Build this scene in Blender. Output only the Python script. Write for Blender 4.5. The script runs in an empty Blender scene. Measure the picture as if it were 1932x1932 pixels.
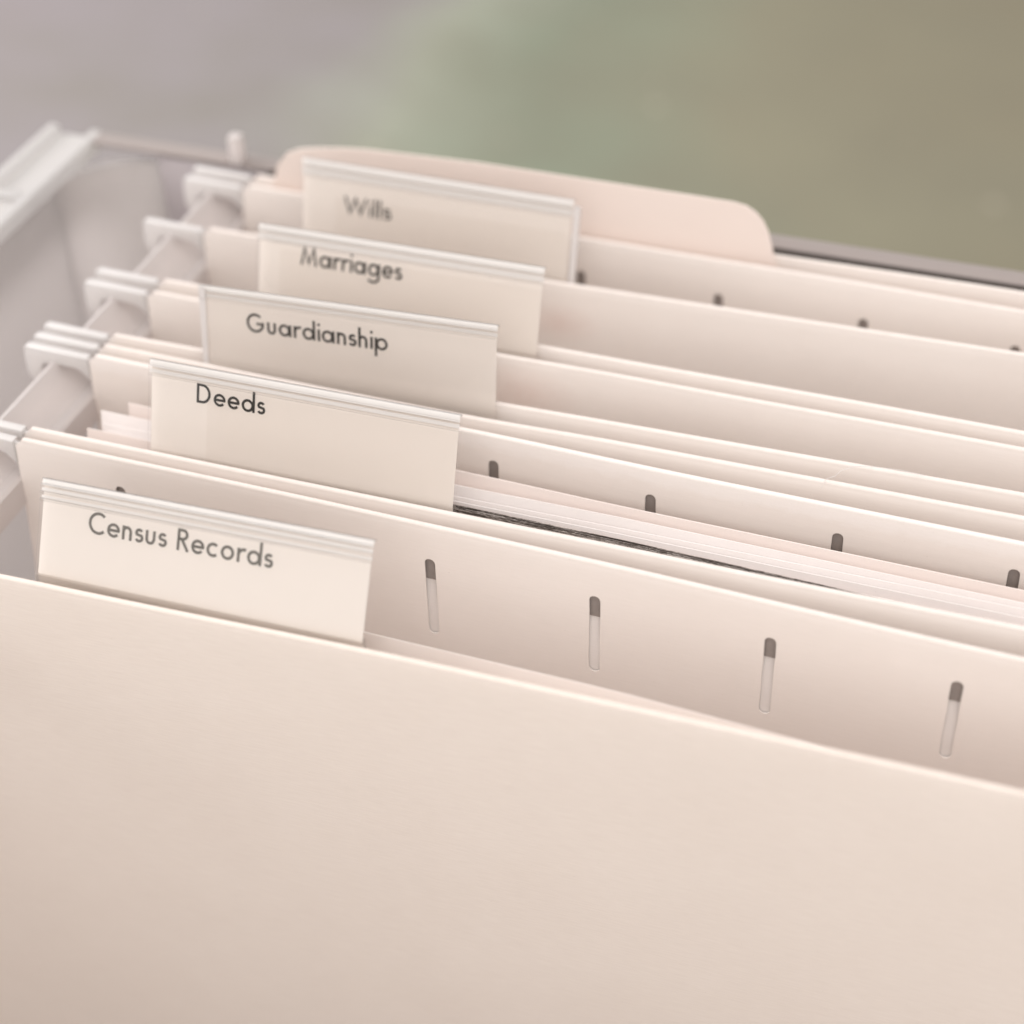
import bpy, bmesh, math, random
from mathutils import Vector, Matrix, Euler

random.seed(7)
MM = 0.001
scene = bpy.context.scene
COL = scene.collection

# ------------------------------------------------------------------ camera
cam_d = bpy.data.cameras.new("camera")
cam = bpy.data.objects.new("camera", cam_d)
COL.objects.link(cam)
cam.location = (148.448 * MM, -177.088 * MM, 191.535 * MM)
cam.rotation_euler = (0.874, 0.028, 0.335)
cam_d.sensor_width = 36.0
cam_d.lens = 36.0 * 3417.0 / 1932.0
cam_d.clip_start = 0.01
cam_d.clip_end = 50.0
cam_d.dof.use_dof = True
cam_d.dof.focus_distance = 0.300
cam_d.dof.aperture_fstop = 8.5
cam_d.dof.aperture_blades = 9
scene.camera = cam

# ------------------------------------------------------------------ world, lamps, exposure
world = bpy.data.worlds.new("World")
scene.world = world
world.use_nodes = True
bg = world.node_tree.nodes["Background"]
bg.inputs[0].default_value = (1.0, 0.955, 0.935, 1)
bg.inputs[1].default_value = 0.75


def area(name, loc, target, size, power, color):
    ld = bpy.data.lights.new(name, 'AREA')
    ld.shape = 'RECTANGLE'
    ld.size, ld.size_y = size
    ld.energy = power
    ld.color = color
    o = bpy.data.objects.new(name, ld)
    COL.objects.link(o)
    o.location = loc
    d = Vector(target) - Vector(loc)
    o.rotation_euler = d.to_track_quat('-Z', 'Y').to_euler()
    return o


area("softbox_lamp", (0.55, -0.92, 0.80), (0.08, 0.03, 0), (1.5, 1.2), 8.3, (1.0, 0.975, 0.95))
area("top_fill_lamp", (0.25, -0.22, 1.30), (0.10, 0.05, 0), (1.1, 0.9), 4.2, (1.0, 0.975, 0.955))  # unseen overhead fill, added to lighten the gaps between the folders
area("left_fill_lamp", (-1.20, 0.10, 0.60), (-0.05, 0.06, -0.05), (1.0, 0.8), 19.0, (1.0, 0.98, 0.975))  # unseen fill from the left, added to brighten the box wall

vs = scene.view_settings
vs.view_transform = 'Standard'
vs.look = 'None'
vs.exposure = 0.02
vs.gamma = 1.0
scene.cycles.max_bounces = 12
scene.cycles.diffuse_bounces = 6
scene.cycles.transparent_max_bounces = 24
scene.cycles.use_denoising = True


# ------------------------------------------------------------------ materials
def new_mat(name):
    m = bpy.data.materials.new(name)
    m.use_nodes = True
    nt = m.node_tree
    for n in list(nt.nodes):
        nt.nodes.remove(n)
    out = nt.nodes.new("ShaderNodeOutputMaterial")
    return m, nt, out


def N(nt, t, **kw):
    n = nt.nodes.new(t)
    for k, v in kw.items():
        setattr(n, k, v)
    return n


def ramp(nt, fac, stops):
    r = N(nt, "ShaderNodeValToRGB")
    el = r.color_ramp.elements
    while len(el) < len(stops):
        el.new(0.5)
    for e, (p, c) in zip(el, stops):
        e.position = p
        e.color = (c[0], c[1], c[2], 1) if not isinstance(c, (int, float)) else (c, c, c, 1)
    nt.links.new(fac, r.inputs[0])
    return r.outputs[0]


def noise(nt, vec, scale, detail=3, rough=0.55, stretch=None):
    if stretch:
        mp = N(nt, "ShaderNodeMapping")
        mp.inputs['Scale'].default_value = stretch
        nt.links.new(vec, mp.inputs['Vector'])
        vec = mp.outputs[0]
    n = N(nt, "ShaderNodeTexNoise")
    n.inputs['Scale'].default_value = scale
    n.inputs['Detail'].default_value = detail
    n.inputs['Roughness'].default_value = rough
    nt.links.new(vec, n.inputs['Vector'])
    return n.outputs['Fac']


def mixc(nt, fac, a, b, mode='MIX'):
    m = N(nt, "ShaderNodeMix", data_type='RGBA', blend_type=mode)
    if isinstance(fac, (int, float)):
        m.inputs[0].default_value = fac
    else:
        nt.links.new(fac, m.inputs[0])
    for i, c in ((6, a), (7, b)):
        if isinstance(c, tuple):
            m.inputs[i].default_value = (c[0], c[1], c[2], 1)
        else:
            nt.links.new(c, m.inputs[i])
    return m.outputs[2]


def math_n(nt, op, a, b=None, clamp=False):
    m = N(nt, "ShaderNodeMath", operation=op, use_clamp=clamp)
    for i, v in ((0, a), (1, b)):
        if v is None:
            continue
        if isinstance(v, (int, float)):
            m.inputs[i].default_value = v
        else:
            nt.links.new(v, m.inputs[i])
    return m.outputs[0]


def card_mat(name, base, wear=0.35, wear_depth=1.6, fibre=0.5, rough=0.75, translucent=0.0, smudge=None, dimmed=1.0):
    """Card or paper: UV holds millimetres (x along the sheet, y = depth below its top fold)."""
    m, nt, out = new_mat(name)
    uv = N(nt, "ShaderNodeUVMap", uv_map="UVMap").outputs[0]
    geo = N(nt, "ShaderNodeNewGeometry").outputs['Position']
    sep = N(nt, "ShaderNodeSeparateXYZ")
    nt.links.new(uv, sep.inputs[0])
    depth = sep.outputs[1]
    blot = math_n(nt, 'MULTIPLY', math_n(nt, 'SUBTRACT', noise(nt, uv, 0.035, 5, 0.6), 0.36), 3.2, clamp=True)
    fine = noise(nt, uv, 1.1, 3, 0.6)
    fib = math_n(nt, 'MULTIPLY', math_n(nt, 'SUBTRACT', noise(nt, uv, 0.6, 4, 0.7, (0.35, 5.0, 1)), 0.36), 3.4, clamp=True)
    c = mixc(nt, math_n(nt, 'MULTIPLY', blot, 0.20), base, (base[0] * .88, base[1] * .85, base[2] * .83))
    c = mixc(nt, math_n(nt, 'MULTIPLY', fib, 0.22 * fibre), c, (base[0] * .80, base[1] * .76, base[2] * .74))
    c = mixc(nt, math_n(nt, 'MULTIPLY', fine, 0.10), c, (base[0] * 1.05, base[1] * 1.05, base[2] * 1.06))
    # ragged darker band painted along the crease to tone down its bright highlight
    fold_dim = math_n(nt, 'SUBTRACT', 1.0, math_n(nt, 'DIVIDE', depth, 0.9), clamp=True)
    fold_dim = math_n(nt, 'MULTIPLY', fold_dim, math_n(nt, 'ADD', math_n(nt, 'MULTIPLY', noise(nt, uv, 0.3, 5, 0.7), 0.9 * dimmed), 0.1 * dimmed))
    c = mixc(nt, fold_dim, c, (base[0] * .72, base[1] * .68, base[2] * .66))
    # rubbed crease along the top fold: paler fibres, ragged lower limit
    rag = noise(nt, uv, 0.55, 5, 0.7, (0.5, 1.0, 1))
    lim = math_n(nt, 'MULTIPLY', math_n(nt, 'ADD', rag, 0.25), wear_depth)
    edge = math_n(nt, 'SUBTRACT', 1.0, math_n(nt, 'DIVIDE', depth, lim), clamp=True)
    edge = math_n(nt, 'MULTIPLY', edge, 2.2, clamp=True)
    spk = noise(nt, uv, 2.3, 3, 0.7)
    edge = math_n(nt, 'MULTIPLY', edge, math_n(nt, 'ADD', math_n(nt, 'MULTIPLY', spk, 0.9), 0.4, clamp=True))
    edge = math_n(nt, 'MULTIPLY', edge, wear)
    c = mixc(nt, edge, c, (0.93, 0.88, 0.85))
    if smudge:
        dd = N(nt, "ShaderNodeVectorMath", operation='DISTANCE')
        mp = N(nt, "ShaderNodeMapping")
        mp.inputs['Scale'].default_value = (0.55, 1.0, 1)
        nt.links.new(uv, mp.inputs['Vector'])
        nt.links.new(mp.outputs[0], dd.inputs[0])
        dd.inputs[1].default_value = (smudge[0] * .55, smudge[1], 0)
        wob = noise(nt, uv, 0.45, 4, 0.65)
        k = math_n(nt, 'SUBTRACT', 1.0, math_n(nt, 'DIVIDE', dd.outputs[1], smudge[2]), clamp=True)
        k = math_n(nt, 'MULTIPLY', k, math_n(nt, 'MULTIPLY', wob, 0.5))
        c = mixc(nt, k, c, (0.66, 0.40, 0.33))
    # tiny dark flecks
    fl = noise(nt, uv, 0.42, 1, 0.4)
    fl2 = noise(nt, uv, 3.1, 2, 0.5)
    fleck = math_n(nt, 'MULTIPLY', math_n(nt, 'GREATER_THAN', fl2, 0.73), math_n(nt, 'GREATER_THAN', fl, 0.58))
    c = mixc(nt, math_n(nt, 'MULTIPLY', fleck, 0.35), c, (0.42, 0.34, 0.28))
    p = N(nt, "ShaderNodeBsdfPrincipled")
    nt.links.new(c, p.inputs['Base Color'])
    p.inputs['Roughness'].default_value = rough
    p.inputs['Specular IOR Level'].default_value = 0.25
    bmp = N(nt, "ShaderNodeBump")
    bmp.inputs['Strength'].default_value = 0.35
    bmp.inputs['Distance'].default_value = 0.00009
    h = math_n(nt, 'ADD', math_n(nt, 'MULTIPLY', fib, 0.45 * fibre), math_n(nt, 'MULTIPLY', fine, 0.5))
    nt.links.new(h, bmp.inputs['Height'])
    nt.links.new(bmp.outputs[0], p.inputs['Normal'])
    sh = p.outputs[0]
    if translucent > 0:
        tr = N(nt, "ShaderNodeBsdfTranslucent")
        nt.links.new(c, tr.inputs[0])
        mx = N(nt, "ShaderNodeMixShader")
        mx.inputs[0].default_value = translucent
        nt.links.new(sh, mx.inputs[1])
        nt.links.new(tr.outputs[0], mx.inputs[2])
        sh = mx.outputs[0]
    nt.links.new(sh, out.inputs[0])
    return m


def plastic_mat(name, color, clear, trans, rough, gloss=1.0, scratch=0.0):
    """Thin polypropylene / PVC: diffuse + translucent body, part of it clear, glossy skin."""
    m, nt, out = new_mat(name)
    df = N(nt, "ShaderNodeBsdfDiffuse")
    df.inputs[0].default_value = (*color, 1)
    tl = N(nt, "ShaderNodeBsdfTranslucent")
    tl.inputs[0].default_value = (*color, 1)
    a = N(nt, "ShaderNodeMixShader")
    a.inputs[0].default_value = trans
    nt.links.new(df.outputs[0], a.inputs[1])
    nt.links.new(tl.outputs[0], a.inputs[2])
    tp = N(nt, "ShaderNodeBsdfTransparent")
    b = N(nt, "ShaderNodeMixShader")
    geo = N(nt, "ShaderNodeTexCoord").outputs['Object']
    nz = noise(nt, geo, 60.0, 4, 0.6)
    if clear > 0:
        nt.links.new(math_n(nt, 'ADD', math_n(nt, 'MULTIPLY', math_n(nt, 'SUBTRACT', nz, 0.5), 0.04), clear, clamp=True),
                     b.inputs[0])
    else:
        b.inputs[0].default_value = 0
    nt.links.new(a.outputs[0], b.inputs[1])
    nt.links.new(tp.outputs[0], b.inputs[2])
    g = N(nt, "ShaderNodeBsdfGlossy")
    g.inputs['Roughness'].default_value = rough
    fr = N(nt, "ShaderNodeFresnel")
    fr.inputs['IOR'].default_value = 1.46
    bmp = N(nt, "ShaderNodeBump")
    bmp.inputs['Strength'].default_value = 0.15
    bmp.inputs['Distance'].default_value = 0.0002
    nt.links.new(nz, bmp.inputs['Height'])
    nt.links.new(bmp.outputs[0], g.inputs['Normal'])
    c = N(nt, "ShaderNodeMixShader")
    nt.links.new(math_n(nt, 'MULTIPLY', fr.outputs[0], gloss), c.inputs[0])
    nt.links.new(b.outputs[0], c.inputs[1])
    nt.links.new(g.outputs[0], c.inputs[2])
    nt.links.new(c.outputs[0], out.inputs[0])
    return m


def flat_mat(name, color, rough=0.6, metallic=0.0, spec=0.4):
    m, nt, out = new_mat(name)
    p = N(nt, "ShaderNodeBsdfPrincipled")
    geo = N(nt, "ShaderNodeTexCoord").outputs['Object']
    nz = noise(nt, geo, 900, 4, 0.6)
    c = mixc(nt, nz, tuple(v * .85 for v in color), tuple(v * 1.12 for v in color))
    nt.links.new(c, p.inputs['Base Color'])
    p.inputs['Roughness'].default_value = rough
    p.inputs['Metallic'].default_value = metallic
    p.inputs['Specular IOR Level'].default_value = spec
    nt.links.new(p.outputs[0], out.inputs[0])
    return m


CARD = (0.870, 0.805, 0.757)
M_card = card_mat("folder_card", CARD, wear=0.16, wear_depth=2.6)
M_card_in = card_mat("folder_card_inside", (0.87, 0.83, 0.805), wear=0.1)
M_smudge_f = card_mat("smudged_card", CARD, wear=0.16, wear_depth=2.6, smudge=(55 + 4 * 37.0, 8.0, 7.0))
M_smudge_h = card_mat("faintly_smudged_card", CARD, wear=0.16, wear_depth=2.6, smudge=(54 + 5 * 37.0, 9.0, 5.0))
M_card_worn = card_mat("worn_folder_card", (0.850, 0.780, 0.728), wear=0.5, wear_depth=4.8)
M_front = card_mat("front_folder_card", (0.900, 0.815, 0.740), wear=0.12, wear_depth=2.0, fibre=1.0)
M_manila = card_mat("peach_card", (0.87, 0.765, 0.705), wear=0.15, wear_depth=1.2, fibre=0.3, dimmed=0.0)
M_white = card_mat("white_paper", (0.95, 0.905, 0.885), wear=0.1, wear_depth=0.8, fibre=0.2, dimmed=0.0)
M_pink = card_mat("peach_paper", (0.89, 0.80, 0.755), wear=0.1, wear_depth=0.8, fibre=0.2, dimmed=0.0)
M_lilac = card_mat("pale_peach_paper", (0.94, 0.875, 0.84), wear=0.1, wear_depth=0.8, fibre=0.2, dimmed=0.0)
M_hook = plastic_mat("white_hook_plastic", (0.93, 0.895, 0.875), 0.04, 0.35, 0.30)
M_box = plastic_mat("frosted_box_plastic", (0.975, 0.93, 0.915), 0.05, 0.65, 0.35)
M_rim = plastic_mat("frosted_rim_plastic", (0.93, 0.905, 0.89), 0.08, 0.45, 0.22)
M_rail = plastic_mat("pale_rail_plastic", (0.93, 0.865, 0.84), 0.05, 0.4, 0.30)
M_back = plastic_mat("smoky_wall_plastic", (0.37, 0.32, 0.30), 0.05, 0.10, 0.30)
M_wall = plastic_mat("lilac_wall_plastic", (0.60, 0.545, 0.555), 0.04, 0.25, 0.30)
M_clear = plastic_mat("clear_tab_plastic", (0.92, 0.88, 0.85), 0.99, 0.3, 0.12, gloss=0.55)
M_ridge = plastic_mat("milky_ridge_plastic", (0.95, 0.91, 0.875), 0.15, 0.0, 0.15, gloss=0.5)
M_strip = plastic_mat("bright_edge_plastic", (0.93, 0.89, 0.87), 0.10, 0.3, 0.2)
M_steel = flat_mat("grey_steel", (0.34, 0.30, 0.28), 0.5, 0.1)
M_gap_shade = flat_mat("dark_gap_shade", (0.055, 0.045, 0.04), 0.7, 0, 0.2)  # near-black, colours the painted shade behind the rearmost folder
M_ink = flat_mat("black_ink", (0.030, 0.028, 0.025), 0.6, 0, 0.3)
M_ink_veiled = flat_mat("veiled_grey_ink", (0.17, 0.155, 0.135), 0.7, 0, 0.2)  # paler ink: reflection veil of the tab plastic painted into the colour


def insert_mat(name, u0=None, d0=0.0, tone=1.0):
    """Label paper; a second, smaller backing slip shows through it as a slightly deeper tone."""
    m, nt, out = new_mat(name)
    uv = N(nt, "ShaderNodeUVMap", uv_map="UVMap").outputs[0]
    sep = N(nt, "ShaderNodeSeparateXYZ")
    nt.links.new(uv, sep.inputs[0])
    fine = noise(nt, uv, 1.6, 4, 0.6)
    blot = noise(nt, uv, 0.12, 3, 0.6)
    base = mixc(nt, math_n(nt, 'MULTIPLY', fine, 0.16), tuple(v * tone for v in (0.92, 0.845, 0.78)), tuple(v * tone for v in (0.88, 0.80, 0.73)))
    base = mixc(nt, math_n(nt, 'MULTIPLY', blot, 0.10), base, (0.86, 0.78, 0.70))
    if u0 is not None:
        k = math_n(nt, 'MULTIPLY', math_n(nt, 'GREATER_THAN', sep.outputs[0], u0),
                   math_n(nt, 'GREATER_THAN', sep.outputs[1], d0))
        base = mixc(nt, math_n(nt, 'MULTIPLY', k, 0.085), base, (0.50, 0.38, 0.27))
    p = N(nt, "ShaderNodeBsdfPrincipled")
    nt.links.new(base, p.inputs['Base Color'])
    p.inputs['Roughness'].default_value = 0.8
    p.inputs['Specular IOR Level'].default_value = 0.2
    nt.links.new(p.outputs[0], out.inputs[0])
    return m


def print_mat():
    m, nt, out = new_mat("dark_print_edge")
    uv = N(nt, "ShaderNodeUVMap", uv_map="UVMap").outputs[0]
    st = noise(nt, uv, 1.2, 5, 0.75, (0.07, 5.0, 1))
    st2 = noise(nt, uv, 2.5, 3, 0.7, (0.4, 1.5, 1))
    f = math_n(nt, 'ADD', math_n(nt, 'MULTIPLY', st, 0.7), math_n(nt, 'MULTIPLY', st2, 0.3))
    c = ramp(nt, f, [(0.40, (0.035, 0.026, 0.022)), (0.49, (0.11, 0.085, 0.07)), (0.56, (0.60, 0.53, 0.49))])
    p = N(nt, "ShaderNodeBsdfPrincipled")
    nt.links.new(c, p.inputs['Base Color'])
    p.inputs['Roughness'].default_value = 0.7
    nt.links.new(p.outputs[0], out.inputs[0])
    return m


def ground_mat():
    m, nt, out = new_mat("mottled_ground")
    pos = N(nt, "ShaderNodeNewGeometry").outputs['Position']
    sep = N(nt, "ShaderNodeSeparateXYZ")
    nt.links.new(pos, sep.inputs[0])
    a = noise(nt, pos, 2.6, 4, 0.55)
    b = noise(nt, pos, 9.0, 5, 0.6)
    g = math_n(nt, 'ADD', math_n(nt, 'MULTIPLY', sep.outputs[0], 1.35), 0.68)
    f = math_n(nt, 'ADD', g, math_n(nt, 'MULTIPLY', math_n(nt, 'SUBTRACT', a, 0.5), 0.55), clamp=True)
    c = ramp(nt, f, [(0.0, (0.291, 0.258, 0.266)), (0.26, (0.283, 0.258, 0.262)), (0.36, (0.315, 0.330, 0.264)),
                     (0.50, (0.229, 0.264, 0.193)), (0.66, (0.254, 0.239, 0.167)), (1.0, (0.219, 0.182, 0.122))])
    b2 = math_n(nt, 'MULTIPLY', math_n(nt, 'SUBTRACT', b, 0.36), 3.2, clamp=True)
    c = mixc(nt, math_n(nt, 'MULTIPLY', b2, 0.5), c, (0.203, 0.188, 0.137))
    sp = noise(nt, pos, 40, 2, 0.5)
    c = mixc(nt, math_n(nt, 'MULTIPLY', math_n(nt, 'GREATER_THAN', sp, 0.74), 0.35), c, (0.55, 0.50, 0.40))
    p = N(nt, "ShaderNodeBsdfPrincipled")
    nt.links.new(c, p.inputs['Base Color'])
    p.inputs['Roughness'].default_value = 0.85
    bmp = N(nt, "ShaderNodeBump")
    bmp.inputs['Strength'].default_value = 0.4
    bmp.inputs['Distance'].default_value = 0.004
    nt.links.new(b, bmp.inputs['Height'])
    nt.links.new(bmp.outputs[0], p.inputs['Normal'])
    nt.links.new(p.outputs[0], out.inputs[0])
    return m


M_print = print_mat()
M_ground = ground_mat()


# ------------------------------------------------------------------ mesh helpers (millimetres in, metres out)
def finish(name, me, mat, parent=None, sharp=35):
    for p in me.polygons:
        p.use_smooth = True
    me.set_sharp_from_angle(angle=math.radians(sharp))
    if not me.materials:
        me.materials.append(mat)
    o = bpy.data.objects.new(name, me)
    COL.objects.link(o)
    if parent is not None:
        o.parent = parent
    return o


def mesh_obj(name, verts, faces, mat, parent=None, uvs=None, sharp=35, origin=(0, 0, 0), solid=0.0, inner=None):
    me = bpy.data.meshes.new(name)
    og = Vector(origin)
    me.from_pydata([tuple((Vector(v) - og) * MM) for v in verts], [], faces)
    uvl = me.uv_layers.new(name="UVMap")
    for li, l in enumerate(me.loops):
        v = verts[l.vertex_index]
        uvl.data[li].uv = uvs[l.vertex_index] if uvs else (v[0], -v[2])
    me.update()
    if solid:
        tmp = bpy.data.objects.new("tmp", me)
        COL.objects.link(tmp)
        md = tmp.modifiers.new("s", 'SOLIDIFY')
        md.thickness = solid * MM
        md.offset = 0
        if inner is not None:
            me.materials.append(inner)
            me.materials.append(mat)
            md.material_offset_rim = 1
            md.material_offset = 1
        dg = bpy.context.evaluated_depsgraph_get()
        me2 = bpy.data.meshes.new_from_object(tmp.evaluated_get(dg))
        bpy.data.objects.remove(tmp)
        bpy.data.meshes.remove(me)
        me = me2
        me.name = name
    o = finish(name, me, mat, parent, sharp)
    if parent is None:
        o.location = og * MM
    return o


def bm_obj(name, bm, mat, parent=None, sharp=35):
    bmesh.ops.recalc_face_normals(bm, faces=bm.faces)
    for v in bm.verts:
        v.co *= MM
    me = bpy.data.meshes.new(name)
    bm.to_mesh(me)
    bm.free()
    if not me.uv_layers:
        me.uv_layers.new(name="UVMap")
    return finish(name, me, mat, parent, sharp)


def bm_box(bm, x0, x1, y0, y1, z0, z1, bevel=0.0, seg=2):
    vs_ = [bm.verts.new(c) for c in ((x0, y0, z0), (x1, y0, z0), (x1, y1, z0), (x0, y1, z0),
                                    (x0, y0, z1), (x1, y0, z1), (x1, y1, z1), (x0, y1, z1))]
    fs = [bm.faces.new([vs_[i] for i in q]) for q in
          ((0, 3, 2, 1), (4, 5, 6, 7), (0, 1, 5, 4), (1, 2, 6, 5), (2, 3, 7, 6), (3, 0, 4, 7))]
    if bevel:
        ed = {e for f in fs for e in f.edges}
        bmesh.ops.bevel(bm, geom=list(ed), offset=bevel, segments=seg, affect='EDGES', profile=0.5)


def bm_prism(bm, outline, axis_fn, d0, d1, bevel=0.0):
    """extrude a 2-D outline; axis_fn(a, b, d) -> point"""
    lo = [bm.verts.new(axis_fn(a, b, d0)) for a, b in outline]
    hi = [bm.verts.new(axis_fn(a, b, d1)) for a, b in outline]
    n = len(outline)
    f0 = bm.faces.new(lo)
    f1 = bm.faces.new(hi[::-1])
    for i in range(n):
        j = (i + 1) % n
        bm.faces.new((lo[j], lo[i], hi[i], hi[j]))
    bmesh.ops.recalc_face_normals(bm, faces=bm.faces)
    if bevel:
        ed = list(f0.edges) + list(f1.edges)
        bmesh.ops.bevel(bm, geom=ed, offset=bevel, segments=2, affect='EDGES', profile=0.5)
    bmesh.ops.triangulate(bm, faces=[f for f in bm.faces if len(f.verts) > 4])


def interp(pts, x):
    if x <= pts[0][0]:
        return pts[0][1]
    for (x0, y0), (x1, y1) in zip(pts, pts[1:]):
        if x <= x1:
            t = (x - x0) / (x1 - x0)
            return y0 + (y1 - y0) * t
    return pts[-1][1]


def smooth_interp(pts, x):
    """cubic through the measured points, straight beyond them"""
    if x <= pts[0][0] or x >= pts[-1][0]:
        return interp(pts, x)
    n = len(pts)
    for i in range(n - 1):
        if x <= pts[i + 1][0]:
            break
    def tang(k):
        if k == 0:
            return (pts[1][1] - pts[0][1]) / (pts[1][0] - pts[0][0])
        if k == n - 1:
            return (pts[-1][1] - pts[-2][1]) / (pts[-1][0] - pts[-2][0])
        return (pts[k + 1][1] - pts[k - 1][1]) / (pts[k + 1][0] - pts[k - 1][0])
    x0, y0 = pts[i]
    x1, y1 = pts[i + 1]
    h = x1 - x0
    t = (x - x0) / h
    return ((2 * t ** 3 - 3 * t ** 2 + 1) * y0 + (t ** 3 - 2 * t ** 2 + t) * h * tang(i)
            + (-2 * t ** 3 + 3 * t ** 2) * y1 + (t ** 3 - t ** 2) * h * tang(i + 1))


def label(o, text, cat, group=None):
    o["label"] = text
    o["category"] = cat
    if group:
        o["group"] = group


def empty(name, loc, text, cat, group=None):
    e = bpy.data.objects.new(name, None)
    e.empty_display_size = 0.01
    COL.objects.link(e)
    e.location = Vector(loc) * MM
    label(e, text, cat, group)
    return e


def adopt(o, root):
    """parent a part whose mesh is in world millimetres to an Empty that stands elsewhere"""
    o.parent = root
    o.location = -root.location
    return o


# ------------------------------------------------------------------ setting
g = mesh_obj("ground", [(-6000, -6000, -262), (6000, -6000, -262), (6000, 12000, -262), (-6000, 12000, -262)],
             [(0, 1, 2, 3)], M_ground)
g["kind"] = "structure"

# ------------------------------------------------------------------ the file box
XL, XR, YF, YB, ZB = -63.0, 318.0, -235.0, 130.5, -260.0
CR = 16.0
box = empty("file_box", (127, 0, -261.5), "frosted translucent plastic file box holding all the hanging folders", "file box")

bm = bmesh.new()
bm_box(bm, XL - 2.6, XL - 0.4, YF, YB - CR, ZB, -3.45, 0.2)
adopt(bm_obj("side_wall", bm, M_box), box)
bm = bmesh.new()
bm_box(bm, XR + 0.4, XR + 2.6, YF, YB - CR, ZB, -3.45, 0.2)
adopt(bm_obj("side_wall", bm, M_box), box)
bm = bmesh.new()
bm_box(bm, XL - 2.2, XR + 2.2, YF - 2.2, YF - 0.01, ZB, -1.2, 0.6)
adopt(bm_obj("end_wall", bm, M_box), box)
bm = bmesh.new()
bm_box(bm, XL + CR, XR - CR, YB + 0.4, YB + 2.6, ZB, -1.4, 0.2)
adopt(bm_obj("end_wall", bm, M_wall), box)
for sg, xc in ((-1, XL + CR), (1, XR - CR)):
    bm = bmesh.new()
    ri, ro = CR + 0.4, CR + 2.6
    ang = [math.radians(90 * k / 14) for k in range(15)]
    ol = [(xc + sg * ri * math.cos(a), YB - CR + ri * math.sin(a)) for a in ang]
    ol += [(xc + sg * ro * math.cos(a), YB - CR + ro * math.sin(a)) for a in reversed(ang)]
    bm_prism(bm, ol, lambda a, b, d: (a, b, d), ZB, -3.45)
    adopt(bm_obj("corner_wall", bm, M_box), box)
bm = bmesh.new()
bm_box(bm, XL - 2.2, XR + 2.2, YF - 2.2, YB + 2.6, ZB - 1.5, ZB - 0.01, 0.4)
adopt(bm_obj("floor_panel", bm, M_box), box)


def side_rim(sign, xin):
    """channel rim: two rolled lips with a sunken web, along y"""
    prof = [(0, -3.5), (0, -0.6), (0.5, 0), (2.3, 0), (2.8, -0.6), (3.0, -2.0), (10.6, -2.0), (10.8, -0.6), (11.3, 0),
            (13.0, 0), (13.6, -0.6), (13.6, -9.0), (12.4, -9.0), (12.4, -3.4), (2.2, -3.4)]
    bm_ = bmesh.new()
    bm_prism(bm_, prof, lambda a, b, d: (xin - sign * a, d, b), YF - 4, YB + 4.8)
    return bm_obj("rim", bm_, M_rim)


rim_l = adopt(side_rim(1, XL), box)
rim_r = adopt(side_rim(-1, XR), box)
for rim, xin, sg in ((rim_l, XL, 1), (rim_r, XR, -1)):
    y = YF + 20
    while y < YB:
        bm = bmesh.new()
        a, b = xin - sg * 3.0, xin - sg * 10.7
        bm_box(bm, min(a, b), max(a, b), y, y + 2.4, -2.0, -0.45, 0.3)
        rb = bm_obj("rib", bm, M_rim)
        rb.parent = rim
        y += 40
bm = bmesh.new()
bm_box(bm, XL - 0.2, XR + 0.2, YB, YB + 4.8, -1.2, 0.0, 0.5)
adopt(bm_obj("rim", bm, M_back), box)
bm = bmesh.new()
bm_box(bm, XL - 0.2, XR + 0.2, YF - 5.2, YF, -1.2, 0.0, 0.5)
adopt(bm_obj("rim", bm, M_rim), box)

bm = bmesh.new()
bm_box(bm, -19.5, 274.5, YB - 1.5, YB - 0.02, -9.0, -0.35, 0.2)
adopt(bm_obj("gap_shade_strip", bm, M_gap_shade), box)  # added dark strip standing in for the shade in the gap below the rim

# rails the hooks hang on: a shallow trough with a thin outer lip and a thick rounded inner lip
RAIL = [(-30.9, -14.5), (-30.9, -3.5), (-30.5, -3.0), (-29.8, -3.0), (-29.4, -3.5), (-29.0, -5.2), (-25.2, -8.9),
        (-24.4, -8.7), (-23.2, -8.7), (-22.6, -9.3), (-22.5, -14.5), (-23.6, -14.5), (-24.0, -11.4), (-29.5, -7.2),
        (-29.9, -14.5)]
bm = bmesh.new()
bm_prism(bm, RAIL, lambda a, b, d: (a, d, b), YF - 0.02, YB + 0.3)
adopt(bm_obj("rail", bm, M_rail), box)
bm = bmesh.new()
bm_prism(bm, RAIL, lambda a, b, d: (255 - a, d, b), YF - 0.02, YB + 0.3)
adopt(bm_obj("rail", bm, M_rail), box)
for xc in (-27.6, 282.6):
    bm = bmesh.new()
    bm_box(bm, xc - 1.4, xc + 1.4, YB + 0.02, YB + 3.0, -1.0, 6.0, 0.5)
    adopt(bm_obj("rail_post", bm, M_rail), box)

# ------------------------------------------------------------------ hanging folders
ZBOT = -235.0
PX0, PX1 = -22.0, 277.0
HEM = 0.72
SP = 29.3


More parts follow.
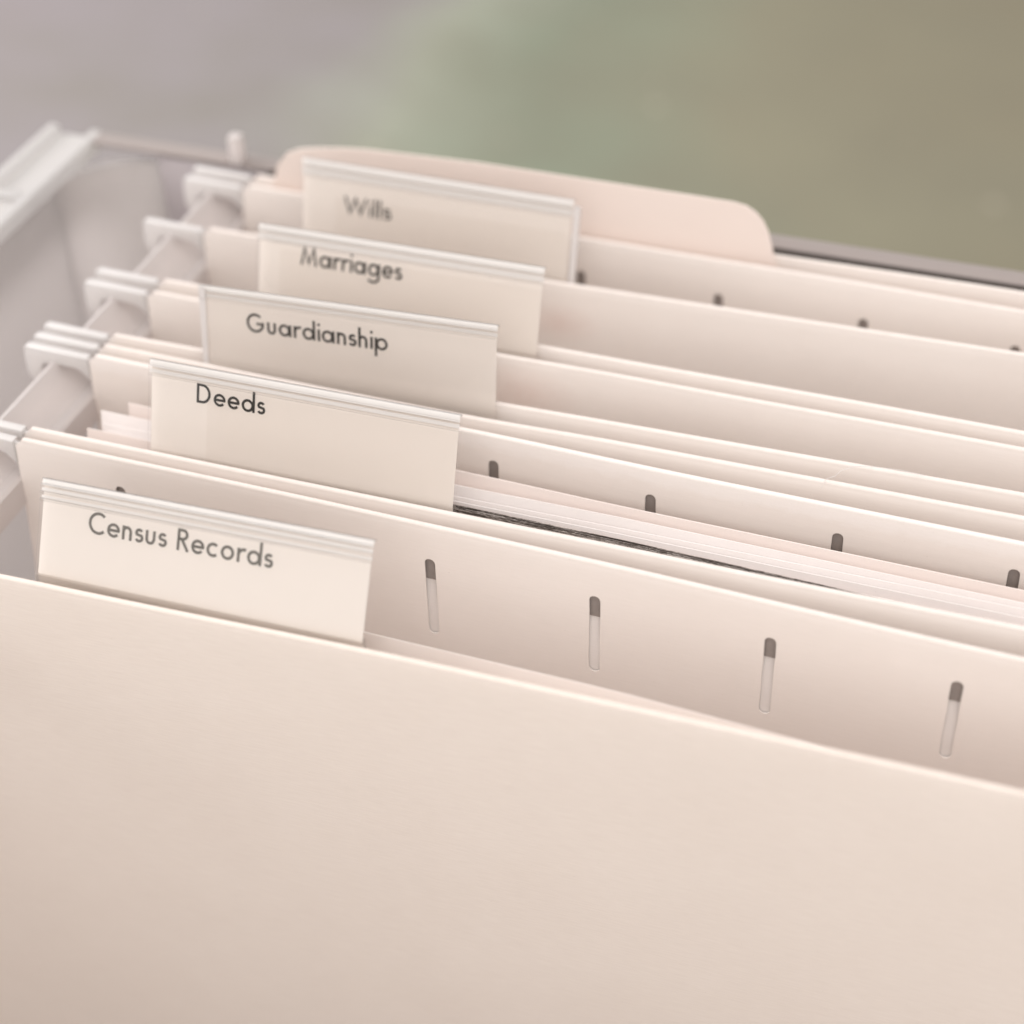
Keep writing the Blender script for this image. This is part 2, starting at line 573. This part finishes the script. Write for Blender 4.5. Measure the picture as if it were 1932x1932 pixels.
def panel(name, parent, pts, ymid, mat, slots=(), flare=0.07, flare_max=8.0, xl=PX0, slot_top=-7.5, slot_len=16.2, zoff=None, seed=0):
    """One leaf: sheet facing the camera, folded over the bar at the top, hem hanging behind."""
    rnd = random.Random(seed)
    rise = {(c if isinstance(c, (int, float)) else c[0]): (0 if isinstance(c, (int, float)) else c[1]) for c in slots}
    slots = list(rise)
    W = 1.9
    xs = set()
    x = xl
    while x < PX1 - 0.1:
        xs.add(round(x, 3))
        x += 5.5
    xs.add(PX1)
    slotcols = []
    for c in slots:
        cols = [c - W / 2 * math.cos(math.pi * k / 6) for k in range(7)]
        slotcols.append((cols[0], cols[-1]))
        xs = {v for v in xs if not (cols[0] - 1.2 < v < cols[-1] + 1.2)}
        xs |= {round(v, 4) for v in cols}
    xs = sorted(xs)
    arc = [(0.36 + 0.42 * math.cos(a), -0.42 + 0.42 * math.sin(a)) for a in [math.radians(v) for v in range(0, 181, 20)]]
    back = [(.22, -26.0), (.14, -18.0), (HEM -.18, -13.2), (HEM + .05, -11.9), (HEM + .06, -6.0), (HEM + .06, -2.0)]
    verts, uvs, faces = [], [], []
    rows = None
    grid = []
    bumps = [(rnd.uniform(-20, 280), rnd.uniform(.04, .14) * rnd.choice((-1, 1)), rnd.uniform(12, 40)) for _ in range(7)]

    def yedge(xx):
        return smooth_interp(pts, xx) + sum(a * math.exp(-((xx - c) / s) ** 2) for c, a, s in bumps)

    waves = [(rnd.uniform(0, 6.28), rnd.uniform(9, 40), rnd.uniform(.02, .07)) for _ in range(5)]

    def sag(xx):
        return sum(a * math.sin(xx / l + ph) for ph, l, a in waves)

    for xx in xs:
        inside = None
        for c in slots:
            if abs(xx - c) <= W / 2 + 1e-3:
                inside = c
        zt = slot_top - W / 2
        zb = slot_top - slot_len + W / 2
        if inside is not None:
            q = math.sqrt(max(0, (W / 2) ** 2 - (xx - inside) ** 2))
            zt += q + rise[inside]
            zb += rise[inside] - q
        col = [(w, z, True) for w, z in back] + [(w, z, True) for w, z in arc]
        z0 = -0.42
        sheet = []
        for k in (.12, .28, .5, .75, 1.0):
            sheet.append(z0 + (zt - z0) * k)
        for k in (.17, .33, .5, .67, .83, 1.0):
            sheet.append(zt + (zb - zt) * k)
        for k in (.01, .03, .06, .10, .16, .25, .4, .6, .8, 1.0):
            sheet.append(zb + (ZBOT - zb) * k)
        col += [(-0.06 - 0.22 * (1 - math.exp(z / 3.0)), z, False) for z in sheet]
        ids = []
        for r, (w, z, hem) in enumerate(col):
            s = min(1, max(0, -z / -ZBOT))
            ye = yedge(xx)
            y = ye + w - 0.5 + (ymid - ye) * s ** 1.6
            dx = 0.0
            fade = max(0.0, 1 - (xx - xl) / (16.0 + flare_max * 1.5))
            dx -= fade * min(flare_max, flare * -z + (0.3 * max(0.0, -z - 18.0) if flare_max > 10 else 0.0))
            if -z < 1.2:
                dx += fade ** 4 * (1.2 + z) * 0.9
            if hem:
                dx += fade * 0.3
            jx = 0.0
            if inside is not None and abs(abs(xx - inside) - W / 2) < 1e-3 and zb < z < zt - .2:
                jx = rnd.uniform(-.07, .07)
            verts.append((xx + dx + jx, y, z + sag(xx)))
            depth = -z if not hem else max(0.0, -z * 1.0)
            uvs.append((xx + seed * 37.0, max(0.0, depth)))
            ids.append(len(verts) - 1)
        grid.append(ids)
    n0 = len(back) + len(arc)
    for ci in range(len(xs) - 1):
        cin = any(a - 1e-3 <= xs[ci] and xs[ci + 1] <= b + 1e-3 for a, b in slotcols)
        for r in range(len(grid[0]) - 1):
            if cin and n0 + 4 <= r < n0 + 10:
                continue
            faces.append((grid[ci][r], grid[ci + 1][r], grid[ci + 1][r + 1], grid[ci][r + 1]))
    return adopt(mesh_obj(name, verts, faces, mat, None, uvs, solid=0.24, inner=M_card_in), parent), yedge


HOOK = [(-35.0, 0.6), (-35.6, 0.1), (-35.9, -1.8), (-36.0, -5.2), (-35.6, -7.0), (-34.9, -7.5), (-33.9, -7.4), (-33.3, -6.6),
        (-32.6, -3.9), (-31.9, -2.95), (-31.0, -2.7), (-30.2, -2.35), (-29.0, -2.6), (-25.2, -2.6), (-24.1, -3.1),
        (-22.6, -5.2), (-21.4, -7.8), (-20.4, -8.2), (-19.0, -8.2), (-19.0, -0.9), (-21.5, -0.9), (-22.3, 0.15)]


def rail_bar(parent, ye, label_x=(PX0 + 2.5, PX1 - 2.5)):
    """flat steel bar in the hem; it follows the bow of the top fold"""
    xs = [label_x[0] + (label_x[1] - label_x[0]) * k / 30 for k in range(31)]
    verts, faces = [], []
    for x in xs:
        y = ye(x) - 0.5
        for w, z in ((0.22, -0.9), (0.56, -0.9), (0.56, -11.6), (0.22, -11.8)):
            verts.append((x, y + w, z))
    for k in range(30):
        a, b = 4 * k, 4 * k + 4
        for q in range(4):
            r = (q + 1) % 4
            faces.append((a + q, a + r, b + r, b + q))
    faces.append((3, 2, 1, 0))
    faces.append((120, 121, 122, 123))
    o = adopt(mesh_obj("steel_bar", verts, faces, M_steel), parent)
    for side in (0, 1):
        xm = PX0 if side == 0 else PX1
        yh = ye(xm)
        bm_ = bmesh.new()
        fn = (lambda a, b, d: (a, d, b)) if side == 0 else (lambda a, b, d: (255 - a, d, b))
        hk_pts = [(a - 0.5 if a < -22.6 else a, b - 1.0) for a, b in HOOK]
        head = [p for p in hk_pts if p[0] <= -22.5] + [(-22.6, -0.85)]
        tail = [(-24.2, -3.9), (-22.4, -6.0), (-21.3, -8.6), (-20.4, -9.0), (-19.0, -9.0), (-19.0, -1.9), (-22.3, -1.2), (-24.2, -1.0)]
        bm_prism(bm_, head, fn, yh - 0.85, yh + 1.0, 0.3)
        bm_prism(bm_, tail, fn, yh - 0.45, yh + 0.05)
        hk = bm_obj("hook", bm_, M_hook, None, 40)
        hk.parent = o
    return o


def folder(text, front, back, ymid, slots, front_mat=None, back_mat=None, slot_top=-7.5, slot_len=16.2, seed=1):
    root = empty("hanging_folder", (127, ymid, ZBOT - 0.5), text, "hanging folder", "cream hanging folders in the file box")
    if front:
        _, ye = panel("front_panel", root, front, ymid, front_mat or M_card, seed=seed, flare=0.07,
                      flare_max=36.0 if front is E_F0 else 8.0)
        rail_bar(root, ye)
    if back:
        _, ye = panel("back_panel", root, back, ymid, back_mat or M_card, slots=slots, slot_top=slot_top, slot_len=slot_len, seed=seed + 50)
        rail_bar(root, ye)
    return root


def slots_from(x0):
    out = []
    k = 0
    while x0 + k * SP < 262:
        out.append(x0 + k * SP)
        k += 1
    return out


E_F0 = [(-22, -2.3), (-5, -1.7), (57.5, 0.2), (96.6, 0.7), (155, 1.6), (277, 2.0)]
E_A = [(-22.5, 31.2), (45.7, 30.6), (88, 29.7), (152, 28.1), (277, 26.0)]
E_B = [(-20.3, 34.4), (86.5, 34.35), (151, 34.75), (277, 35.2)]
E_C = [(-21.6, 57.4), (52.3, 56.3), (80, 55.7), (148.7, 54.5), (277, 53.0)]
E_D = [(-21.9, 61.0), (51, 60.1), (78.6, 60.7), (147.9, 61.2), (277, 61.5)]
E_E = [(-21.6, 64.6), (55.8, 65.4), (77, 65.9), (147, 66.9), (277, 68.0)]
E_F = [(-22.7, 80.2), (50.8, 79.3), (73, 79.5), (145.6, 79.5), (277, 79.5)]
E_G = [(-22.5, 84.6), (57.2, 84.4), (145, 83.9), (277, 83.4)]
E_H = [(-23.6, 104.9), (51.6, 105.7), (142, 107.6), (277, 109.0)]
E_I = [(-23.3, 123.0), (53.4, 123.0), (140.4, 121.6), (277, 120.8)]
E_J = [(-22, 127.3), (92.4, 127.5), (139.5, 127.9), (277, 128.0)]

folder("front hanging folder with plain cream flap, behind it the Census Records tab", E_F0, E_A, 14,
       [(-1.9, 1.1), 27.1, 56.2, 85.0, 114.1, 143.3, 172.6, 202, 231.2], front_mat=M_front, slot_top=-6.9, slot_len=16.7, seed=1)
folder("hanging folder holding the papers and the Deeds tab, its rear top fold rubbed white", E_B, E_C, 45,
       [0.0, 29.2, 58.2, 87.0, 119.4, 148.2, 177.5, 206.8, 236], back_mat=M_card_worn, slot_top=-5.2, seed=2)
folder("nearly closed hanging folder carrying the Guardianship tab", E_D, E_E, 63.5, slots_from(0), seed=3)
folder("nearly closed hanging folder carrying the Marriages tab", E_F, E_G, 82, slots_from(0), front_mat=M_smudge_f, seed=4)
folder("hanging folder with the Wills tab, black slots along its rear leaf", E_H, E_I, 114,
       [-5.0, 24.0, 53.2, 82, 111.1, 140.2, 169.5, 198.8, 228], front_mat=M_smudge_h, seed=5)
folder("rearmost cream hanging folder, untabbed, against the back rim of the box", E_J, None, 128.0, [], seed=6)

# ------------------------------------------------------------------ lettering
T = 0.132
XH = 0.64


def arc_pts(cx, cy, rx, ry, a0, a1, n=18):
    return [(cx + rx * math.cos(math.radians(a0 + (a1 - a0) * k / n)), cy + ry * math.sin(math.radians(a0 + (a1 - a0) * k / n)))
            for k in range(n + 1)]


def glyph(ch):
    """strokes (centre lines) and advance, cap height = 1"""
    h = T / 2
    if ch == 'C':
        return [arc_pts(.50, .5, .50 - h, .5 - h + .015, 47, 313, 28)], .86
    if ch == 'G':
        return [arc_pts(.50, .5, .50 - h, .5 - h + .015, 48, 360, 30) + [(1.0 - h, .47), (.56, .47)]], 1.06
    if ch == 'D':
        return [[(h, h), (h, 1 - h), (.30, 1 - h)] + arc_pts(.30, .5, .46 - h, .5 - h, 90, -90, 20)[1:] + [(h, h)]], .83
    if ch == 'R':
        return [[(h, 0), (h, 1 - h), (.27, 1 - h)] + arc_pts(.27, .735, .27 - h, .265 - h, 90, -90, 14)[1:] + [(h, .47 + h)],
                [(.25, .50), (.56, 0)]], .62
    if ch == 'M':
        return [[(.0 + h, 0), (.21, 1 - .08), (.50, .12), (.79, 1 - .08), (1 - h, 0)]], 1.05
    if ch == 'W':
        return [[(h, 1), (.33, .08), (.60, .94), (.87, .08), (1.2 - h, 1)]], 1.20
    r = XH / 2
    ro = r - h + .008
    if ch == 'o':
        return [arc_pts(r + .01, r, ro, ro, 90, 450, 28)], 2 * r + .06
    if ch == 'e':
        return [[(.10, r)] + [(2 * r - h, r)] + arc_pts(r, r, ro, ro, 4, 322, 26)], 2 * r + .02
    if ch == 'c':
        return [arc_pts(r, r, ro, ro, 48, 312, 22)], 2 * r - .04
    if ch in 'da':
        top = 1.06 if ch == 'd' else XH
        return [arc_pts(r, r, ro, ro, 0, 360, 26), [(2 * r + .0, 0), (2 * r + .0, top)]], 2 * r + .10
    if ch == 'g':
        return [arc_pts(r, r, ro, ro, 0, 360, 26), [(2 * r, XH), (2 * r, -.08)] + arc_pts(r + .0, -.08, r, .24, 0, -150, 14)[1:]], 2 * r + .10
    if ch == 'p':
        return [arc_pts(r + .07, r, ro, ro, 180, 540, 26), [(.07, XH), (.07, -.36)]], 2 * r + .10
    if ch in 'nh':
        w = .50
        top = 1.06 if ch == 'h' else XH
        rx = (w - T) / 2
        return [[(h, 0), (h, top)], [(h, XH - .30)] + arc_pts(h + rx, XH - h - .21, rx, .21, 175, 0, 14) + [(w - h, 0)]], w + .06
    if ch == 'u':
        w = .50
        rx = (w - T) / 2
        return [[(h, XH), (h, h + .21)] + arc_pts(h + rx, h + .20, rx, .20, 180, 360, 14) + [(w - h, XH)]], w + .06
    if ch == 'r':
        return [[(h, 0), (h, XH)], arc_pts(h + .26, XH - .33, .26, .28, 172, 68, 10)], .40
    if ch == 'i':
        return [[(h, 0), (h, XH)], [(h, .82), (h, .955)]], .13
    if ch == 'l':
        return [[(h, 0), (h, 1.06)]], .13
    if ch == 's':
        a, b = .205, .158
        up = arc_pts(a, XH - h - .135, a - h + .005, .135, 30, 215, 14)
        dn = arc_pts(a, h + .145, a - h + .02, .145, 42, -155, 14)
        return [up + dn], .42
    return [], .30


def stroke_mesh(strokes, t, x_of, depth0, lay):
    verts, faces = [], []
    for si, pts in enumerate(strokes):
        pts = [Vector(p) for p in pts]
        clean = [pts[0]]
        for p in pts[1:]:
            if (p - clean[-1]).length > 1e-4:
                clean.append(p)
        pts = clean
        n = len(pts)
        closed = (pts[0] - pts[-1]).length < 1e-3 and n > 3
        base = len(verts)
        for i, p in enumerate(pts):
            a = pts[i - 1] if i > 0 else (pts[-2] if closed else None)
            b = pts[i + 1] if i < n - 1 else (pts[1] if closed else None)
            d1 = (p - a).normalized() if a is not None else None
            d2 = (b - p).normalized() if b is not None else None
            if d1 is None:
                d1 = d2
            if d2 is None:
                d2 = d1
            n1 = Vector((-d1.y, d1.x))
            n2 = Vector((-d2.y, d2.x))
            m = (n1 + n2)
            m = m.normalized() if m.length > 1e-3 else n1
            k = min(2.2, 1.0 / max(.2, m.dot(n1)))
            off = m * (t / 2 * k)
            verts.append((p + off, si))
            verts.append((p - off, si))
        for i in range(n - 1):
            q = base + 2 * i
            faces.append((q, q + 1, q + 3, q + 2))
    return [(v.x, v.y, si) for v, si in verts], faces


def lettering(text, u0, u1, v0, cap):
    """(u, v, layer) vertices of the word fitted between u0 and u1"""
    V, F = [], []
    x = 0.0
    gap = .105
    items = []
    for ch in text:
        st, adv = glyph(ch)
        items.append((st, x))
        x += adv + gap
    total = x - gap
    sx = (u1 - u0) / total
    lay = 0
    for st, x0 in items:
        if not st:
            continue
        sq = [[((px + x0) * sx, py * cap) for px, py in s] for s in st]
        vv, ff = stroke_mesh(sq, T * cap, None, 0, 0)
        b = len(V)
        V += [(a + u0, c + v0, si) for a, c, si in vv]
        F += [tuple(b + q for q in f) for f in ff]
    return V, F


# ------------------------------------------------------------------ index tabs
def tab(word, text, fit, txt, ink, ridges, strip=None, backing=(None, 0)):
    x, y, yaw, lean, roll, h = fit
    root = empty("index_tab", (x, y, 0), text, "index tab", "clear plastic index tabs with printed labels")
    cu, su = math.cos(roll), math.sin(roll)
    cy_, sy_ = math.cos(yaw), math.sin(yaw)
    W = 57.0
    BEND = -1.3

    def P(u, v, w):
        """u along, v up, w away from the camera; below v = 0 the tongue hangs straight down in the hem"""
        uu = u * cu - max(v, 0) * su
        vv = u * su + v * cu if v > BEND else v
        vk = max(vv, BEND)
        a, z = vk * math.sin(lean) + w, vk * math.cos(lean)
        if v > BEND:
            a += w * (math.cos(lean) - 1)
            z -= w * math.sin(lean)
        else:
            z += vv - BEND
        return (x + uu * cy_ - a * sy_, y + uu * sy_ + a * cy_, z)

    def sheet(name, prof, u0, u1, mat, parent, solid, inset=0.0, nu=2):
        """prof: list of (v, w) swept along u"""
        verts, faces, uvs = [], [], []
        m = len(prof)
        for k in range(nu):
            u = u0 + (u1 - u0) * k / (nu - 1)
            for v, w in prof:
                verts.append(P(u, v, w))
                uvs.append((u, h - v))
        for k in range(nu - 1):
            for r in range(m - 1):
                faces.append((k * m + r, (k + 1) * m + r, (k + 1) * m + r + 1, k * m + r + 1))
        return adopt(mesh_obj(name, verts, faces, mat, None, uvs, solid=solid, sharp=30), parent)

    # shell: back sheet, folded over the top, ridged front sheet
    prof = [(-9, 1.12), (BEND - .1, 1.12), (BEND + .3, 1.12), (h - .9, 1.12), (h - .45, 1.05), (h - .12, .82), (h, .55), (h - .10, .24), (h - .35, .06),
            (h - .7, 0)]
    d = 0.0
    for rv in ridges:
        d_in, d_out = (-.20, 0.0)
        prof += [(h - rv + .42, 0.0), (h - rv + .30, -.16), (h - rv + .05, -.18), (h - rv - .10, 0.02)]
    prof += [(h * .4, 0.02), (BEND + .3, 0.02), (BEND - .1, 0.02), (-9, 0.06)]
    shell = sheet("plastic_shell", prof, 0, W, M_clear, root, 0.14, nu=2)
    # milky bead where the plastic is doubled along the top
    beads = []
    top = sheet("top_bead", [(h - ridges[0] + .1, .16), (h - .5, .18), (h - .22, .34), (h - .14, .55), (h - .3, .78), (h - .6, .92)],
                .12, W - .12, M_ridge, root, 0.03)
    for a, b in zip(ridges, ridges[1:]):
        sheet("milky_band", [(h - a - .30, .20), (h - b + .42, .20)], .12, W - .12, M_ridge, root, 0.03)
    # the label slip and, behind its lower right part, the smaller backing slip
    slip_mat = insert_mat('label_paper', *backing)
    paper = sheet("label_slip", [(-6, .52), (BEND - .1, .52), (BEND + .3, .52), (h - .55, .52)], .35, W - .35, slip_mat, root, 0.07)
    u0, u1, v0, cap = txt
    V, F = lettering(word, u0, u1, v0, cap)
    verts = [P(u, v, .445 - .012 * lay) for u, v, lay in V]
    let = mesh_obj("lettering", verts, F, ink, None, [(u, h - v) for u, v, l in V])
    let.parent = paper
    if strip == 'right':
        bm_ = bmesh.new()
        q = [P(W + .1, -2, 0), P(W + 1.25, -2, 0), P(W + 1.25, -2, 1.1), P(W + .1, -2, 1.1)]
        r = [P(W + .1, h - 1.2, 0), P(W + 1.25, h - 1.5, 0), P(W + 1.25, h - 1.5, 1.1), P(W + .1, h - 1.2, 1.1)]
    elif strip == 'left':
        bm_ = bmesh.new()
        q = [P(.02, -2, -.25), P(1.1, -2, -.25), P(1.1, -2, -.12), P(.02, -2, -.12)]
        r = [P(.02, h - .1, -.25), P(1.3, h - .1, -.25), P(1.3, h - .1, -.12), P(.02, h - .1, -.12)]
    if strip:
        lo = [bm_.verts.new(c) for c in q]
        hi = [bm_.verts.new(c) for c in r]
        bm_.faces.new(lo)
        bm_.faces.new(hi)
        for k in range(4):
            bm_.faces.new((lo[k], lo[(k + 1) % 4], hi[(k + 1) % 4], hi[k]))
        adopt(bm_obj("edge_strip", bm_, M_strip), root)
    return root


tab("Census Records", "frontmost plastic tab printed Census Records, ink greyed for the reflection veil",
    (-0.78, 1.75, 0.017, 0.519, 0.009, 14.58), (8.7, 40.7, 7.05, 3.55), M_ink_veiled, (1.2, 2.45, 3.6), None, (None, 0, 0.955))
tab("Deeds", "clear plastic tab printed Deeds in crisp black, in front of the loose papers",
    (1.09, 36.58, 0.005, 0.353, 0.003, 15.05), (9.0, 21.9, 8.66, 3.5), M_ink, (1.4, 2.8), None, (11.0, 0.0))
tab("Guardianship", "plastic tab printed Guardianship, bright strip on its left edge",
    (-1.05, 62.35, 0.030, 0.213, 0.018, 14.35), (8.95, 36.4, 6.45, 3.6), M_ink, (1.2, 2.6), 'left')
tab("Marriages", "plastic tab printed Marriages in blurred black, behind Guardianship",
    (0.24, 82.0, 0.019, 0.341, -0.005, 15.6), (8.85, 29.4, 8.85, 3.65), M_ink, (1.4, 3.2), None, (4.5, 4.4))
tab("Wills", "rearmost plastic tab printed Wills, white strip on its right edge",
    (-2.1, 108.0, 0.007, 0.274, -0.010, 15.65), (9.2, 19.5, 5.6, 3.5), M_ink, (1.6, 3.6), 'right', (7.4, 6.9))


# ------------------------------------------------------------------ loose papers
def paper(name, text, cat, x0, x1, yfun, ztop, zbot, mat, thick=0.12, group=None, lean=0.0, seed=0):
    xs = [x0 + (x1 - x0) * k / 24 for k in range(25)]
    depth = [0, .6, 1.5, 3, 6, 12, 25, 60, 120, None]
    verts, faces, uvs = [], [], []
    for x in xs:
        zt = interp(ztop, x)
        for dd in depth:
            z = zbot if dd is None else zt - dd
            y = interp(yfun, x) - lean * min(zt - z, 14.0)
            verts.append((x, y, z))
            uvs.append((x + 61 * seed, zt - z))
    m = len(depth)
    for k in range(24):
        for r in range(m - 1):
            faces.append((k * m + r, (k + 1) * m + r, (k + 1) * m + r + 1, k * m + r + 1))
    o = mesh_obj(name, verts, faces, mat, None, uvs, origin=((x0 + x1) / 2, interp(yfun, (x0 + x1) / 2), zbot), solid=thick)
    label(o, text, cat, group)
    return o


PG = "papers filed in the deeds folder"
paper("paper_sheet", "peach sheet at the back of the papers, below the dark slots", "paper", -11.5, 204,
      [(-12, 51.2), (60, 51.2), (150, 50.2), (204, 50)], [(-12, -4.7), (0, -5.0), (53, -5.3), (82, -5.9), (150, -6.2), (204, -6.6)], -220, M_pink, .25, PG, 0.22, 1)
paper("paper_sheet", "white sheet just in front of the rear peach sheet", "paper", -15.2, 200,
      [(-15, 47.6), (60, 48.0), (150, 47.6), (200, 47.5)], [(-15, -4.6), (0, -5.0), (54, -5.9), (82, -5.7), (150, -6.5), (200, -7)], -220, M_white, .14, PG, 0.22, 2)
paper("paper_sheet", "white sheet with thin bright top edge amid the papers", "paper", -14.0, 201,
      [(-15, 45.4), (60, 45.9), (150, 46.6), (200, 46.6)], [(-15, -5.6), (0, -5.6), (54, -6.6), (82, -6.5), (150, -6.9), (200, -7.2)], -220, M_white, .14, PG, 0.22, 3)
paper("paper_sheet", "white sheet beside the peach sheet, its edge showing right of the Deeds tab", "paper", -12.0, 202,
      [(-15, 43.6), (60, 43.3), (150, 44.2), (200, 44.6)], [(-15, -5.6), (0, -5.6), (54, -5.4), (82, -5.5), (150, -6.6), (200, -7.2)], -220, M_white, .14, PG, 0.22, 4)
paper("paper_sheet", "peach sheet foremost at the left end, beside the Deeds tab", "paper", -14.4, 196,
      [(-15, 41.3), (60, 42.0), (150, 42.2), (196, 42.2)], [(-15, -3.9), (0, -4.2), (54, -5.6), (82, -5.9), (150, -7.0), (196, -7.4)], -220, M_pink, .16, PG, 0.22, 5)
for i, (yy, dz, txt) in enumerate(((40.6, -3.75, "dark edged print at the back of the three beside the white sheets"),
                                   (39.8, -3.55, "dark streaked print in the middle of the three behind the front fold"),
                                   (38.9, -3.05, "foremost dark edged print, tight behind the fold of the Deeds folder"))):
    paper("photo_print", txt, "print", 24 + 2 * i, 150 - 3 * i, [(20, yy), (90, yy - .2), (150, yy - .6)],
          [(20, dz + .1), (57, dz + .05), (85, dz - .15), (124, dz - 1.0), (150, dz - 1.9)], -170, M_print, 0.10, "dark edged prints", 0.12, 10 + i)
paper("paper_sheet", "single pale peach sheet standing behind the front flap", "paper", 34, 250,
      [(34, 9.5), (95, 9.0), (130, 8.2), (250, 8)], [(34, -5.9), (53, -6.1), (94, -6.2), (128, -7.3), (250, -12)], -215, M_lilac, 0.14, None, 0.25, 6)

# ------------------------------------------------------------------ peach file folder with a rounded tab, at the back
fr = empty("file_folder", (120, 126, -232), "peach file folder with large rounded tab rising at the back", "file folder")
outline = [(-24, -225), (-24, -5.0), (-19, -4.6), (-16.8, -2.0), (-16.0, 0.5), (-14.7, 4.3), (-12.4, 7.2), (-9.6, 8.6), (-6.4, 9.3), (0, 10.2), (5.6, 10.7),
           (30, 11.3), (52.4, 11.15), (74, 11.1), (83.0, 11.05), (85.6, 10.7), (87.6, 9.6), (89.2, 7.9), (90.3, 5.8), (91.2, 2.8), (92.0, -.4),
           (93.2, -3.0), (95.5, -4.6), (100, -5.0), (272, -5.0), (272, -225)]
bm = bmesh.new()


def leaf(a, b, d):
    return (a, d + 0.10 * max(0, b) * 0.3 + 0.35 * math.sin(a / 31.0), b)


bm_prism(bm, outline, leaf, 125.6, 125.95)
lf = bm_obj("back_leaf", bm, M_manila)
uvl = lf.data.uv_layers[0]
for l in lf.data.loops:
    co = lf.data.vertices[l.vertex_index].co
    uvl.data[l.index].uv = (co.x * 1000, 12 - co.z * 1000)
adopt(lf, fr)
bm = bmesh.new()
bm_prism(bm, [(-24, -225), (-24, -7.0), (272, -7.0), (272, -225)], lambda a, b, d: (a, d, b), 124.6, 124.85)
adopt(bm_obj("front_leaf", bm, M_manila), fr)

# ------------------------------------------------------------------ a stray fibre on the folds
def tube(name, pts, rad, mat):
    bm_ = bmesh.new()
    rings = []
    n = len(pts)
    for i, p in enumerate(pts):
        p = Vector(p)
        t = (Vector(pts[min(i + 1, n - 1)]) - Vector(pts[max(i - 1, 0)])).normalized()
        a = t.cross(Vector((0.3, 1, 0.2))).normalized()
        b = t.cross(a)
        rings.append([bm_.verts.new(p + (a * math.cos(k * math.pi * 2 / 5) + b * math.sin(k * math.pi * 2 / 5)) * rad) for k in range(5)])
    for r0, r1 in zip(rings, rings[1:]):
        for k in range(5):
            bm_.faces.new((r0[k], r0[(k + 1) % 5], r1[(k + 1) % 5], r1[k]))
    bm_.faces.new(rings[0])
    bm_.faces.new(rings[-1][::-1])
    return bm_obj(name, bm_, mat)


fib = tube("stray_fibre", [(115.0, 60.2, -1.4), (115.6, 60.4, 0.6), (117.0, 60.9, 1.2), (117.6, 62.2, 1.4), (119.5, 64.2, 1.3),
                           (123.0, 65.4, 1.1), (127.0, 66.0, 0.9), (131.0, 66.3, 0.5)], 0.045, M_strip)
label(fib, "hair-thin pale fibre looped over the folds right of the Guardianship tab", "fibre")
